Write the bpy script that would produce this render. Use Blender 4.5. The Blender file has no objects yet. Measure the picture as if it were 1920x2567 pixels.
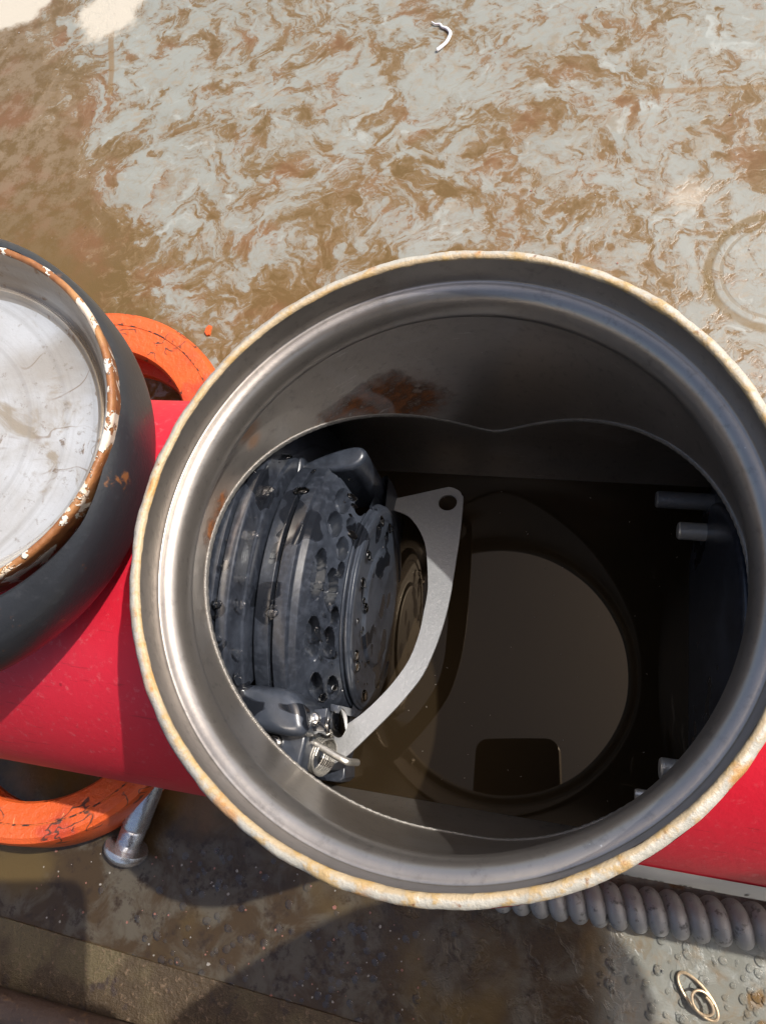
import bpy, bmesh, math, random
from mathutils import Vector, Matrix, noise as mnoise
random.seed(7)
S = 0.084            # one unit of the layout = radius of the service port, in metres
scn = bpy.context.scene
col = scn.collection
R = math.radians

# ------------------------------------------------------------------ camera
CAM = Vector((0.3479, -0.598, 1.901))
M = ((0.96659, 0.14075, -0.21423), (0.06397, -0.94177, -0.33012), (-0.24822, 0.30538, -0.91931))  # rows: image right, image down, forward
cd = bpy.data.cameras.new("camera"); cam = bpy.data.objects.new("camera", cd); col.objects.link(cam)
cd.sensor_fit = 'VERTICAL'; cd.sensor_height = 36.0; cd.lens = 24.0
cd.clip_start = 0.01; cd.clip_end = 200
rx, dn, fw = Vector(M[0]), Vector(M[1]), Vector(M[2])
m = Matrix((rx, -dn, -fw)).transposed().to_4x4(); m.translation = CAM * S
cam.matrix_world = m
scn.camera = cam

# ------------------------------------------------------------------ light
w = bpy.data.worlds.new("World"); scn.world = w; w.use_nodes = True
nt = w.node_tree
sky = nt.nodes.new('ShaderNodeTexSky'); sky.sky_type = 'NISHITA'; sky.sun_disc = False
SUN = Vector((0.65, 0.30, 1.0)).normalized()
el = math.asin(SUN.z); az = math.atan2(SUN.x, SUN.y)
sky.sun_elevation = el; sky.sun_rotation = az
sky.air_density = 1.0; sky.dust_density = 6.0; sky.ozone_density = 1.0
nt.links.new(sky.outputs[0], nt.nodes['Background'].inputs[0])
nt.nodes['Background'].inputs[1].default_value = 0.15
sd = bpy.data.lights.new("sun", 'SUN'); sd.energy = 3.5; sd.angle = R(0.55); sd.color = (1.0, 0.97, 0.92)
so = bpy.data.objects.new("sun", sd); col.objects.link(so)
so.rotation_euler = SUN.to_track_quat('Z', 'Y').to_euler(); so.location = SUN * 3
scn.view_settings.view_transform = 'Standard'; scn.view_settings.look = 'None'
scn.view_settings.exposure = 0.15; scn.view_settings.gamma = 1.0; scn.view_settings.use_curve_mapping = False

# ------------------------------------------------------------------ material helpers
class NT:
    def __init__(s, name):
        s.m = bpy.data.materials.new(name); s.m.use_nodes = True
        s.t = s.m.node_tree; s.b = s.t.nodes['Principled BSDF']
        g = s.t.nodes.new('ShaderNodeNewGeometry')
        v = s.n('ShaderNodeVectorMath', operation='SCALE'); s.l(g.outputs['Position'], v.inputs[0]); v.inputs[3].default_value = 1 / S
        s.pos = v.outputs[0]; s.geo = g
    def n(s, t, **k):
        x = s.t.nodes.new(t)
        for a, b in k.items(): setattr(x, a, b)
        return x
    def l(s, a, b): s.t.links.new(a, b)
    def put(s, sock, v):
        if hasattr(v, 'is_linked'): s.l(v, sock)
        else:
            if sock.type == 'RGBA' and len(v) == 3: v = (*v, 1)
            sock.default_value = v
    def noise(s, scale, detail=4, rough=.55, dist=0, vec=None, out=0, lac=2.0):
        x = s.n('ShaderNodeTexNoise'); s.put(x.inputs['Vector'], vec or s.pos)
        x.inputs['Scale'].default_value = scale; x.inputs['Detail'].default_value = detail
        x.inputs['Roughness'].default_value = rough; x.inputs['Distortion'].default_value = dist
        return x.outputs[out]
    def vor(s, scale, vec=None, feature='F1', out='Distance', rand=1):
        x = s.n('ShaderNodeTexVoronoi', feature=feature); s.put(x.inputs['Vector'], vec or s.pos)
        x.inputs['Scale'].default_value = scale; x.inputs['Randomness'].default_value = rand
        return x.outputs[out]
    def math(s, op, a, b=0.0, c=None, clamp=False):
        x = s.n('ShaderNodeMath', operation=op, use_clamp=clamp); s.put(x.inputs[0], a); s.put(x.inputs[1], b)
        if c is not None: s.put(x.inputs[2], c)
        return x.outputs[0]
    def vm(s, op, a, b=(0, 0, 0)):
        x = s.n('ShaderNodeVectorMath', operation=op); s.put(x.inputs[0], a)
        if op == 'SCALE': s.put(x.inputs[3], b)
        else: s.put(x.inputs[1], b)
        return x.outputs['Value'] if op in ('DISTANCE', 'LENGTH', 'DOT_PRODUCT') else x.outputs[0]
    def ramp(s, f, *st, interp='LINEAR'):
        x = s.n('ShaderNodeValToRGB'); s.put(x.inputs[0], f); e = x.color_ramp.elements; x.color_ramp.interpolation = interp
        while len(e) < len(st): e.new(.5)
        for q, (p, c) in zip(e, st):
            q.position = p; q.color = (c, c, c, 1) if not isinstance(c, tuple) else (*c, 1)
        return x.outputs[0]
    def step(s, f, a, b, lo=0.0, hi=1.0):
        x = s.n('ShaderNodeMapRange', interpolation_type='SMOOTHSTEP'); s.put(x.inputs[0], f)
        for i, v in ((1, a), (2, b), (3, lo), (4, hi)): x.inputs[i].default_value = v
        return x.outputs[0]
    def mix(s, f, a, b, mode='MIX'):
        x = s.n('ShaderNodeMix', data_type='RGBA', blend_type=mode); s.put(x.inputs[0], f); s.put(x.inputs[6], a); s.put(x.inputs[7], b)
        return x.outputs[2]
    def sep(s, v=None):
        x = s.n('ShaderNodeSeparateXYZ'); s.put(x.inputs[0], v or s.pos); return x.outputs
    def comb(s, x_, y_, z_):
        x = s.n('ShaderNodeCombineXYZ')
        for i, v in enumerate((x_, y_, z_)): s.put(x.inputs[i], v)
        return x.outputs[0]
    def ball(s, p, r, soft=.4, wob=.0, nz=None):
        d = s.vm('DISTANCE', s.pos, p)
        if wob: d = s.math('ADD', d, s.math('MULTIPLY', s.math('SUBTRACT', nz, .5), wob))
        return s.step(d, r * (1 - soft), r * (1 + soft), 1, 0)
    def bump(s, h, strength=.3, dist=.02, chain=None):
        x = s.n('ShaderNodeBump'); x.inputs['Strength'].default_value = strength; x.inputs['Distance'].default_value = dist * S
        s.l(h, x.inputs['Height'])
        if chain: s.l(chain, x.inputs['Normal'])
        return x.outputs[0]
    def out(s, **k):
        for a, v in k.items():
            s.put(s.b.inputs[{'color': 'Base Color', 'rough': 'Roughness', 'metal': 'Metallic', 'normal': 'Normal', 'spec': 'Specular IOR Level', 'ior': 'IOR', 'coat': 'Coat Weight', 'coatr': 'Coat Roughness'}[a]], v)
        return s.m
    def mx(s, *a):
        r = a[0]
        for b in a[1:]: r = s.math('MAXIMUM', r, b)
        return r
    def seg(s, x, y, a, b, wd, soft=.35):
        # distance to a straight line piece on the ground
        dx, dy = b[0] - a[0], b[1] - a[1]; L = math.hypot(dx, dy); ux, uy = dx / L, dy / L
        px, py = s.math('SUBTRACT', x, a[0]), s.math('SUBTRACT', y, a[1])
        t = s.math('ADD', s.math('MULTIPLY', px, ux), s.math('MULTIPLY', py, uy))
        t = s.math('MINIMUM', s.math('MAXIMUM', t, 0.0), L)
        ex = s.math('SUBTRACT', px, s.math('MULTIPLY', t, ux)); ey = s.math('SUBTRACT', py, s.math('MULTIPLY', t, uy))
        d = s.math('SQRT', s.math('ADD', s.math('MULTIPLY', ex, ex), s.math('MULTIPLY', ey, ey)))
        return s.step(d, wd * (1 - soft), wd * (1 + soft), 1, 0)

def mat_floor():
    k = NT("wet_floor")
    x, y, z = k.sep()
    w1 = k.vm('SCALE', k.vm('SUBTRACT', k.noise(.9, 3, .55, out=1), (.5, .5, .5)), 1.25)
    w2 = k.vm('SCALE', k.vm('SUBTRACT', k.noise(3.4, 3, .6, out=1), (.5, .5, .5)), .34)
    p = k.vm('ADD', k.pos, k.vm('ADD', w1, w2))
    px, py, pz = k.sep(p)
    n0 = k.noise(1.8, 7, .62, .5, vec=p)
    u = k.math('ADD', k.math('MULTIPLY', px, .82), k.math('MULTIPLY', py, .57)); v = k.math('SUBTRACT', k.math('MULTIPLY', py, .82), k.math('MULTIPLY', px, .57))
    n1a = k.noise(4.4, 6, .64, .8, vec=k.comb(k.math('MULTIPLY', u, .42), v, 0.0))
    n1b = k.noise(4.4, 6, .64, .8, vec=k.comb(u, k.math('MULTIPLY', v, .42), 3.0))
    sel = k.step(k.noise(.9, 2, .5), .42, .58)
    n1 = k.math('ADD', k.math('MULTIPLY', n1a, sel), k.math('MULTIPLY', n1b, k.math('SUBTRACT', 1.0, sel)))
    n2 = k.noise(9, 5, .65, .6, vec=p)
    f = k.math('ADD', k.math('ADD', k.math('MULTIPLY', n0, .38), k.math('MULTIPLY', n1, .38)), k.math('MULTIPLY', n2, .24))
    big = k.noise(.35, 2, .5)
    g = k.math('ADD', k.math('MULTIPLY', x, .004), k.math('MULTIPLY', k.math('SUBTRACT', y, 3.5), .008))
    left = k.step(k.math('ADD', x, k.math('MULTIPLY', y, .6)), -2.7, -1.2, -.11, .012)
    f = k.math('ADD', k.math('ADD', f, g), k.math('ADD', k.math('MULTIPLY', k.math('SUBTRACT', big, .5), .12), left))
    fine = k.noise(20, 5, .7)
    ff = k.math('ADD', f, k.math('MULTIPLY', k.math('SUBTRACT', fine, .5), .07))
    film = k.step(ff, .468, .530)
    edge = k.step(ff, .50, .565)
    brown = k.mix(k.noise(.9, 4, .6), (.158, .092, .031), (.112, .076, .023))
    brown = k.mix(k.step(k.noise(1.7, 3), .45, .7), brown, (.178, .088, .037))
    brown = k.mix(k.math('MULTIPLY', fine, .35), brown, (.11, .07, .03))
    brown = k.mix(k.math('MULTIPLY', k.step(f, .42, .485), .30), brown, (.30, .21, .12))
    filmc = k.mix(k.noise(2.2, 5, .6), (.205, .208, .178), (.300, .314, .284))
    filmc = k.mix(k.math('MULTIPLY', k.step(k.noise(9, 5, .65, .8), .48, .72), .8), filmc, (.27, .225, .16))
    strk = k.step(k.noise(5, 6, .72, 1.2, vec=k.comb(k.math('MULTIPLY', u, .35), v, 7.0)), .53, .66)
    filmc = k.mix(k.math('MULTIPLY', strk, .55), filmc, (.215, .172, .110))
    filmc = k.mix(k.math('MULTIPLY', k.step(k.noise(2.6, 5, .65, .8, vec=p), .56, .70), .6), filmc, (.38, .40, .37))
    haze_ = k.math('MULTIPLY', k.step(k.math('ADD', x, k.math('MULTIPLY', y, .6)), -2.4, -1.4, 1, 0), k.step(k.noise(5, 6, .7), .4, .6))
    c = k.mix(k.math('MULTIPLY', film, k.math('ADD', .66, k.math('MULTIPLY', edge, .34))), brown, filmc)
    c = k.mix(k.math('MULTIPLY', k.math('MULTIPLY', haze_, k.step(y, 3.0, 5.0)), .4), c, (.29, .225, .155))
    # dark specks
    sp = k.step(k.vor(7, vec=p), .03, .07, 1, 0)
    c = k.mix(k.math('MULTIPLY', sp, k.step(k.noise(1.3), .5, .6)), c, (.09, .055, .025))
    # shade painted into the floor this side of the pipe, mottled dark brown
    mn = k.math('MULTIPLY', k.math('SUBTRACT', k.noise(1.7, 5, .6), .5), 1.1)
    near_shade = k.step(k.math('ADD', y, mn), -1.55, -1.15, 1, 0)
    near_shade = k.math('MULTIPLY', near_shade, k.step(k.math('ADD', x, k.math('MULTIPLY', k.math('SUBTRACT', k.noise(2.5, 4), .5), .9)), .62, .92, 1, 0))
    shade_c = k.mix(k.step(k.noise(3.2, 5, .65, .6), .42, .62), (.055, .035, .017), (.095, .080, .058))
    shade_c = k.mix(k.step(k.noise(11, 5, .7), .5, .68), shade_c, (.035, .023, .014))
    shade_c = k.mix(k.step(k.noise(1.1, 3, .5), .5, .66), shade_c, (.10, .066, .024))
    c = k.mix(near_shade, c, shade_c)
    # pale strip with round brown spots in the near right corner
    pale = k.math('MULTIPLY', k.step(x, .65, .95), k.step(y, -1.2, -1.0, 1, 0))
    sv = k.vor(4.6, vec=k.vm('ADD', k.pos, k.vm('SCALE', w2, .7)))
    spots = k.step(sv, .20, .34, 1, 0)
    c = k.mix(k.math('MULTIPLY', pale, .85), c, k.mix(k.math('MULTIPLY', spots, k.step(k.noise(2.3, 2), .34, .46)), filmc, (.21, .13, .055)))
    # joints and old lines
    wx = k.math('ADD', x, k.math('MULTIPLY', k.math('SUBTRACT', k.noise(1.2, 2), .5), .08))
    ln = k.mx(k.seg(wx, y, (-5.3, 7.4), (-4.83, 5.76), .035), k.math('MULTIPLY', k.seg(wx, y, (.687, 5.118), (1.83, 5.047), .03), .8),
              k.math('MULTIPLY', k.seg(wx, y, (.35, 3.35), (1.1, 2.85), .035), .6), k.math('MULTIPLY', k.seg(wx, y, (1.83, 5.047), (5, 4.8), .03), .8))
    c = k.mix(k.math('MULTIPLY', ln, .75), c, (.20, .125, .05))
    # round stain left by a pot
    cd_ = k.vm('DISTANCE', k.comb(x, y, 0.0), (1.89, 3.173, 0))
    cdn = k.math('ADD', cd_, k.math('MULTIPLY', k.math('SUBTRACT', k.noise(2.2, 3), .5), .05))
    rg = k.mx(k.math('MULTIPLY', k.step(k.math('ABSOLUTE', k.math('SUBTRACT', cdn, .535)), .02, .05, 1, 0), .9),
              k.math('MULTIPLY', k.step(k.math('ABSOLUTE', k.math('SUBTRACT', cdn, .44)), .008, .02, 1, 0), .5))
    c = k.mix(k.math('MULTIPLY', rg, k.step(k.noise(2.4, 4, .6), .30, .52, .35, 1.0)), c, (.155, .105, .040))
    # dry scuffed spots, far left
    nz = k.noise(2.1, 5, .6)
    dry = k.mx(k.ball((-5.2, 7.1, -2.95), .42, .2, .7, nz), k.ball((-6.75, 7.6, -2.95), .55, .12, .6, nz), k.math('MULTIPLY', k.ball((1.25, 3.95, -2.95), .16, .6, .5, nz), .5))
    c = k.mix(dry, c, (.50, .455, .37))
    wet = k.math('SUBTRACT', 1.0, k.math('MAXIMUM', film, dry))
    rough = k.math('ADD', .12, k.math('MULTIPLY', k.math('MAXIMUM', film, dry), .33))
    h = k.math('ADD', k.math('MULTIPLY', film, .45), k.math('MULTIPLY', k.noise(26, 5, .7), .38))
    h = k.math('ADD', h, k.math('MULTIPLY', rg, -.35))
    return k.out(color=c, rough=rough, normal=k.bump(h, .35, .02), spec=.4)

def steel_node(k, base=(.46, .43, .40), rough=.34):
    n = k.noise(3, 5, .6); f = k.noise(26, 4, .65)
    st = k.noise(6, 3, .5, vec=k.vm('MULTIPLY', k.pos, (1, 1, 14)))
    c = k.mix(n, tuple(v * .72 for v in base), base)
    c = k.mix(k.step(f, .52, .75), c, tuple(v * .66 for v in base))
    r = k.math('ADD', rough - .1, k.math('ADD', k.math('MULTIPLY', n, .16), k.math('MULTIPLY', st, .08)))
    return c, r, f, n, st

def mat_steel_inner():
    k = NT("stained_steel"); c, r, f, n, st = steel_node(k, (.50, .455, .41), .30)
    nz = k.noise(7, 6, .68); nz2 = k.noise(3, 4, .6)
    rust = k.mx(k.ball((-.48, .835, -.88), .22, .35, .34, nz), k.ball((-.62, .73, -.79), .14, .45, .28, nz), k.ball((-.34, .90, -.93), .12, .5, .25, nz),
                k.ball((-.955, .14, -.46), .05, .5, .16, nz), k.ball((-.962, .06, -.45), .05, .5, .16, nz), k.ball((-.945, .19, -.43), .035, .5, .12, nz),
                k.ball((-.80, .53, -.62), .02, .4, .06, nz))
    rust = k.math('MULTIPLY', rust, k.step(k.noise(18, 5, .75), .35, .50))
    halo = k.mx(k.ball((-.44, .855, -.90), .2, .6, .3, nz2), k.math('MULTIPLY', k.ball((-.852, .45, -.34), .055, .6, .08, nz2), 1.0), k.ball((-.858, .44, -.42), .035, .7, .05, nz2), k.math('MULTIPLY', k.ball((-.95, .13, -.45), .12, .7, .2, nz2), .7))
    c = k.mix(k.math('MULTIPLY', halo, .75), c, (.26, .12, .045))
    c = k.mix(rust, c, k.mix(k.step(k.noise(18, 5, .7), .38, .62), (.040, .017, .009), (.26, .095, .030)))
    # dried water marks
    wm = k.step(k.noise(2.1, 4, .55, .8), .56, .62)
    c = k.mix(k.math('MULTIPLY', wm, .35), c, (.5, .48, .46))
    sp = k.step(k.vor(16), .02, .055, 1, 0)
    c = k.mix(k.math('MULTIPLY', sp, k.step(k.noise(3), .52, .6)), c, (.75, .73, .68))
    scr = k.step(k.noise(7, 4, .75, vec=k.vm('MULTIPLY', k.pos, (1.0, 1.0, 9.0))), .62, .66)
    scr = k.math('MULTIPLY', scr, k.step(k.noise(2.2, 2), .5, .62))
    c = k.mix(k.math('MULTIPLY', scr, .5), c, (.72, .70, .66))
    met = k.math('MULTIPLY', k.math('SUBTRACT', 1.0, k.math('MULTIPLY', k.mx(rust, k.math('MULTIPLY', halo, .6)), .95)), .86)
    r = k.math('ADD', r, k.math('MULTIPLY', rust, .4))
    h = k.math('ADD', k.math('MULTIPLY', f, .3), k.math('MULTIPLY', k.math('MULTIPLY', rust, k.noise(30, 3)), 3))
    return k.out(color=c, rough=r, metal=met, normal=k.bump(h, .25, .012))

def mat_lip():
    k = NT("rusty_cream_lip")
    n = k.noise(4.5, 5, .65); f = k.noise(15, 5, .65)
    c = k.mix(n, (.38, .355, .295), (.55, .525, .46))
    c = k.mix(k.step(f, .48, .62), c, (.47, .33, .16))
    c = k.mix(k.math('MULTIPLY', k.step(k.noise(6.5, 4, .6), .54, .66), .85), c, (.50, .23, .06))
    c = k.mix(k.step(k.noise(13, 4, .6), .60, .68), c, (.20, .075, .025))
    x, y, z = k.sep(); rr = k.math('SQRT', k.math('ADD', k.math('MULTIPLY', x, x), k.math('MULTIPLY', y, y)))
    inn = k.step(k.math('ADD', rr, k.math('MULTIPLY', k.math('SUBTRACT', f, .5), .03)), .968, .978, 1, 0)
    c = k.mix(k.math('MULTIPLY', inn, .6), c, k.mix(n, (.36, .20, .05), (.58, .42, .19)))
    grey = k.math('MULTIPLY', k.step(k.math('ADD', x, k.math('MULTIPLY', n, .5)), -.5, -.1, 1, 0), k.step(rr, .975, .985))
    c = k.mix(k.math('MULTIPLY', grey, .75), c, k.mix(f, (.27, .24, .20), (.40, .37, .32)))
    return k.out(color=c, rough=.45, normal=k.bump(k.math('ADD', f, n), .5, .02))

def mat_red():
    k = NT("red_paint")
    n = k.noise(2.2, 4, .6); f = k.noise(40, 3, .6)
    c = k.mix(n, (.62, .012, .030), (.71, .020, .045))
    sc = k.step(k.noise(5, 5, .6, vec=k.vm('MULTIPLY', k.pos, (1, 9, 9))), .60, .70)
    c = k.mix(k.math('MULTIPLY', sc, .6), c, (.40, .012, .022))
    dust = k.step(k.noise(30, 4, .7), .56, .72)
    c = k.mix(k.math('MULTIPLY', dust, .22), c, (.70, .30, .30))
    c = k.mix(k.math('MULTIPLY', k.step(k.noise(1.3, 4, .6), .52, .72), .30), c, (.68, .06, .09))
    sp = k.step(k.vor(15), .018, .035, 1, 0)
    c = k.mix(k.math('MULTIPLY', sp, k.step(k.noise(4), .5, .56)), c, (.80, .45, .42))
    dk = k.math('MULTIPLY', k.step(k.vor(6.0), .03, .07, 1, 0), k.step(k.noise(2.0), .52, .6))
    c = k.mix(k.math('MULTIPLY', dk, .7), c, (.15, .01, .012))
    r = k.math('ADD', .34, k.math('MULTIPLY', n, .2))
    return k.out(color=c, rough=r, normal=k.bump(k.math('ADD', f, k.math('MULTIPLY', n, 2)), .12, .012), spec=.5)

def mat_orange():
    k = NT("orange_enamel")
    n = k.noise(3, 5, .6); f = k.noise(22, 4, .65)
    c = k.mix(n, (.58, .078, .016), (.70, .125, .022))
    c = k.mix(k.step(k.noise(2.2, 4, .6), .55, .7), c, (.50, .06, .022))
    crk = k.step(k.math('ABSOLUTE', k.math('SUBTRACT', k.noise(2.6, 3, .6, .5), .5)), .004, .014, 1, 0)
    c = k.mix(k.math('MULTIPLY', k.math('MULTIPLY', crk, k.step(k.noise(3.3, 2), .46, .54)), .9), c, (.05, .03, .02))
    scr = k.step(k.noise(9, 6, .72, .5), .63, .70)
    c = k.mix(k.math('MULTIPLY', scr, .9), c, (.035, .022, .016))
    sc2 = k.step(k.noise(7, 5, .6, vec=k.vm('MULTIPLY', k.pos, (5, 1, 4))), .66, .70)
    c = k.mix(k.math('MULTIPLY', sc2, .7), c, (.70, .38, .16))
    return k.out(color=c, rough=.42, normal=k.bump(k.math('ADD', k.math('MULTIPLY', f, 1.0), k.math('MULTIPLY', scr, -1.2)), .45, .02))

def mat_seam():
    k = NT("chipped_seam"); n = k.noise(14, 4, .65)
    c = k.mix(k.step(n, .44, .56), (.03, .02, .016), (.55, .11, .02))
    return k.out(color=c, rough=.7, normal=k.bump(n, .5, .02))

def mat_rubber():
    k = NT("black_rubber")
    n = k.noise(2.4, 5, .6); f = k.noise(28, 4, .65)
    c = k.mix(n, (.015, .0165, .020), (.036, .040, .047))
    c = k.mix(k.math('MULTIPLY', k.step(f, .55, .75), .4), c, (.06, .064, .072))
    rs = k.math('MULTIPLY', k.step(k.noise(5.5, 5, .7), .62, .70), k.step(f, .45, .6))
    c = k.mix(rs, c, (.20, .085, .035))
    dots = k.math('MULTIPLY', k.step(k.vor(15), .02, .05, 1, 0), k.step(k.noise(1.7), .52, .6))
    c = k.mix(dots, c, (.35, .36, .38))
    return k.out(color=c, rough=k.math('ADD', .20, k.math('MULTIPLY', n, .26)), normal=k.bump(k.noise(70, 3, .6), .22, .006), spec=.5)

def mat_lid():
    k = NT("grimy_white_steel")
    n = k.noise(1.9, 5, .6, .8); f = k.noise(18, 5, .65)
    c = k.mix(k.step(n, .35, .62), (.36, .34, .31), (.50, .515, .53))
    c = k.mix(k.step(k.noise(4, 5, .6, 1.2), .55, .68), c, (.31, .27, .215))
    st = k.math('MULTIPLY', k.step(k.noise(9, 6, .72, .6), .60, .68), k.step(k.noise(1.5, 2), .42, .58))
    c = k.mix(k.math('MULTIPLY', st, .85), c, (.15, .10, .06))
    sw = k.step(k.math('ABSOLUTE', k.math('SUBTRACT', k.noise(2.2, 2, .5, 1.6), .5)), .003, .012, 1, 0)
    c = k.mix(k.math('MULTIPLY', k.math('MULTIPLY', sw, k.step(k.noise(3.5, 4, .6), .48, .6)), .7), c, (.20, .14, .09))
    cir = k.noise(5, 4, .7, vec=k.comb(k.math('MULTIPLY', k.vm('DISTANCE', k.pos, (-1.95, .2, .1)), 4.0), 0.0, 0.0))
    c = k.mix(k.math('MULTIPLY', k.step(cir, .48, .62), .22), c, (.20, .19, .18))
    c = k.mix(k.math('MULTIPLY', k.step(k.noise(26, 5, .75), .58, .68), .5), c, (.17, .13, .09))
    return k.out(color=c, rough=k.math('ADD', .22, k.math('MULTIPLY', n, .3)), metal=.25, normal=k.bump(k.math('ADD', f, k.math('MULTIPLY', st, 2)), .2, .012))

def mat_lid_wall():
    k = NT("grimy_lid_wall")
    n = k.noise(2.4, 5, .6); f = k.noise(18, 5, .65)
    c = k.mix(n, (.42, .39, .34), (.62, .62, .61))
    br = k.step(k.noise(1.2, 3), .44, .58)
    c = k.mix(k.math('MULTIPLY', br, .8), c, (.26, .19, .12))
    c = k.mix(k.step(f, .58, .7), c, (.22, .13, .07))
    return k.out(color=c, rough=.3, metal=.25, normal=k.bump(f, .3, .012))

def mat_lid_rim():
    k = NT("flaking_rim_paint")
    n = k.noise(6, 5, .68, .6); f = k.noise(24, 4)
    fl = k.step(n, .53, .55)
    c = k.mix(fl, k.mix(f, (.16, .055, .018), (.40, .17, .06)), k.mix(f, (.70, .62, .48), (.83, .81, .76)))
    c = k.mix(k.math('MULTIPLY', k.step(k.noise(3.1, 3), .52, .66), .5), c, (.60, .34, .14))
    return k.out(color=c, rough=.5, normal=k.bump(k.math('ADD', fl, k.math('MULTIPLY', f, .4)), .7, .02))

def mat_plastic():
    k = NT("wet_black_plastic")
    n = k.noise(2.6, 2, .5, .5); f = k.noise(34, 5, .7); n2 = k.noise(6, 2, .45, .3)
    wet = k.step(k.math('ADD', k.math('MULTIPLY', n, .62), k.math('MULTIPLY', n2, .38)), .592, .604)
    dry = k.mix(k.step(f, .40, .75), (.018, .022, .031), (.046, .054, .072))
    dry = k.mix(k.math('MULTIPLY', k.step(k.noise(1.6, 4, .6), .46, .62), .55), dry, (.060, .072, .096))
    c = k.mix(k.math('MULTIPLY', k.step(k.noise(11, 5, .7, .5, vec=k.vm('MULTIPLY', k.pos, (1.6, .5, .5))), .54, .66), .5), dry, (.016, .019, .026))
    c = k.mix(wet, c, (.012, .014, .019))
    r = k.math('ADD', .10, k.math('MULTIPLY', k.math('SUBTRACT', 1.0, wet), .22))
    h = k.math('ADD', k.math('MULTIPLY', wet, .25), k.math('MULTIPLY', k.math('MULTIPLY', f, k.math('SUBTRACT', 1.0, wet)), .5))
    return k.out(color=c, rough=r, normal=k.bump(h, .18, .008), spec=.75)

def mat_simple(name, c, rough=.4, metal=0.0, var=.25, scale=9, bump=.15, spec=.5):
    k = NT(name); n = k.noise(scale, 5, .62); f = k.noise(scale * 4, 3, .6)
    cc = k.mix(n, tuple(v * (1 - var) for v in c), tuple(min(1, v * (1 + var * .5)) for v in c))
    return k.out(color=cc, rough=k.math('ADD', rough - .06, k.math('MULTIPLY', n, .12)), metal=metal, normal=k.bump(k.math('ADD', n, f), bump, .01), spec=spec)

def mat_arm():
    k = NT("brushed_steel_plate")
    n = k.noise(2.6, 4, .55); f = k.noise(60, 3, .7)
    c = k.mix(n, (.34, .34, .335), (.45, .46, .47))
    c = k.mix(k.step(f, .5, .75), c, (.48, .48, .48))
    return k.out(color=c, rough=k.math('ADD', .36, k.math('MULTIPLY', n, .14)), metal=.55, normal=k.bump(f, .25, .008))

def mat_water():
    k = NT("murky_water")
    n = k.noise(.9, 3, .5)
    c = k.mix(n, (.018, .012, .006), (.026, .0175, .009))
    rip = k.noise(1.1, 2, .5)
    k.b.inputs['Specular Tint'].default_value = (1.0, .80, .58, 1)
    return k.out(color=c, rough=.012, ior=1.42, normal=k.bump(rip, .04, .05))

def mat_galv():
    k = NT("grey_galvanised")
    n = k.noise(5, 5, .6); f = k.noise(20, 4, .65)
    c = k.mix(n, (.27, .26, .24), (.46, .45, .43))
    c = k.mix(k.step(f, .54, .72), c, (.13, .12, .11))
    return k.out(color=c, rough=k.math('ADD', .4, k.math('MULTIPLY', n, .2)), metal=.25, normal=k.bump(f, .4, .012))

def mat_rustbar():
    k = NT("rusted_iron")
    n = k.noise(3.4, 5, .65); f = k.noise(16, 5, .7)
    c = k.mix(n, (.060, .038, .030), (.12, .080, .055))
    c = k.mix(k.step(f, .55, .72), c, (.20, .12, .06))
    return k.out(color=c, rough=.6, normal=k.bump(f, .7, .03))

def mat_strip():
    k = NT("rusty_sand_strip")
    n = k.noise(2.2, 5, .65); f = k.noise(24, 5, .7)
    c = k.mix(n, (.045, .028, .013), (.095, .062, .030))
    c = k.mix(k.step(k.noise(1.4, 3), .5, .62), c, (.12, .09, .042))
    c = k.mix(k.step(f, .56, .68), c, (.19, .125, .075))
    c = k.mix(k.step(k.noise(7, 4, .6), .6, .7), c, (.045, .028, .02))
    return k.out(color=c, rough=.5, normal=k.bump(f, .8, .03))

MT = dict(floor=mat_floor(), steel=mat_steel_inner(), lip=mat_lip(), red=mat_red(), orange=mat_orange(), seam=mat_seam(), rubber=mat_rubber(), lid=mat_lid(),
          lidwall=mat_lid_wall(), lidrim=mat_lid_rim(), plastic=mat_plastic(), arm=mat_arm(), water=mat_water(), galv=mat_galv(), rustbar=mat_rustbar(), strip=mat_strip(),
          chrome=mat_simple("polished_steel", (.72, .71, .69), .14, 1.0, .12, 12, .1),
          polish=mat_simple("bright_roller_steel", (.74, .73, .71), .12, 1.0, .06, 6, .02),
          zinc=mat_simple("zinc_plate", (.66, .67, .70), .26, .85, .22, 10, .25),
          rod=mat_simple("worn_rod_steel", (.80, .77, .70), .30, .55, .2, 14, .2),
          darkrod=mat_simple("dull_rod_steel", (.26, .265, .27), .42, .5, .25, 14, .25),
          cut=mat_simple("bright_cut_edge", (.42, .40, .37), .42, .7, .35, 40, .6),
          spring=mat_simple("dull_spring_wire", (.50, .48, .44), .38, .75, .2, 16, .2),
          paper=mat_simple("scuffed_white_vinyl", (.70, .66, .61), .35, 0, .14, 4, .1),
          ink=mat_simple("black_ink", (.05, .045, .045), .5, 0, .2),
          brass=mat_simple("pale_brass_wire", (.66, .50, .32), .35, .5, .2, 14, .2),
          white=mat_simple("white_plastic", (.80, .82, .84), .3, 0, .08),
          chip=mat_simple("pink_paint_flake", (.30, .13, .095), .6, 0, .3),
          speck=mat_simple("pale_grit", (.34, .31, .27), .6, 0, .3),
          wood=mat_simple("raw_wood", (.30, .20, .11), .7, 0, .3, 4, .4),
          phone=mat_simple("black_phone_glass", (.008, .008, .009), .2, 0, .2))
k = NT("clear_drop")
tr = k.n('ShaderNodeBsdfTransparent'); gl = k.n('ShaderNodeBsdfGlossy'); gl.inputs['Roughness'].default_value = .03
fr = k.n('ShaderNodeFresnel'); fr.inputs['IOR'].default_value = 1.4; mxs = k.n('ShaderNodeMixShader')
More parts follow.
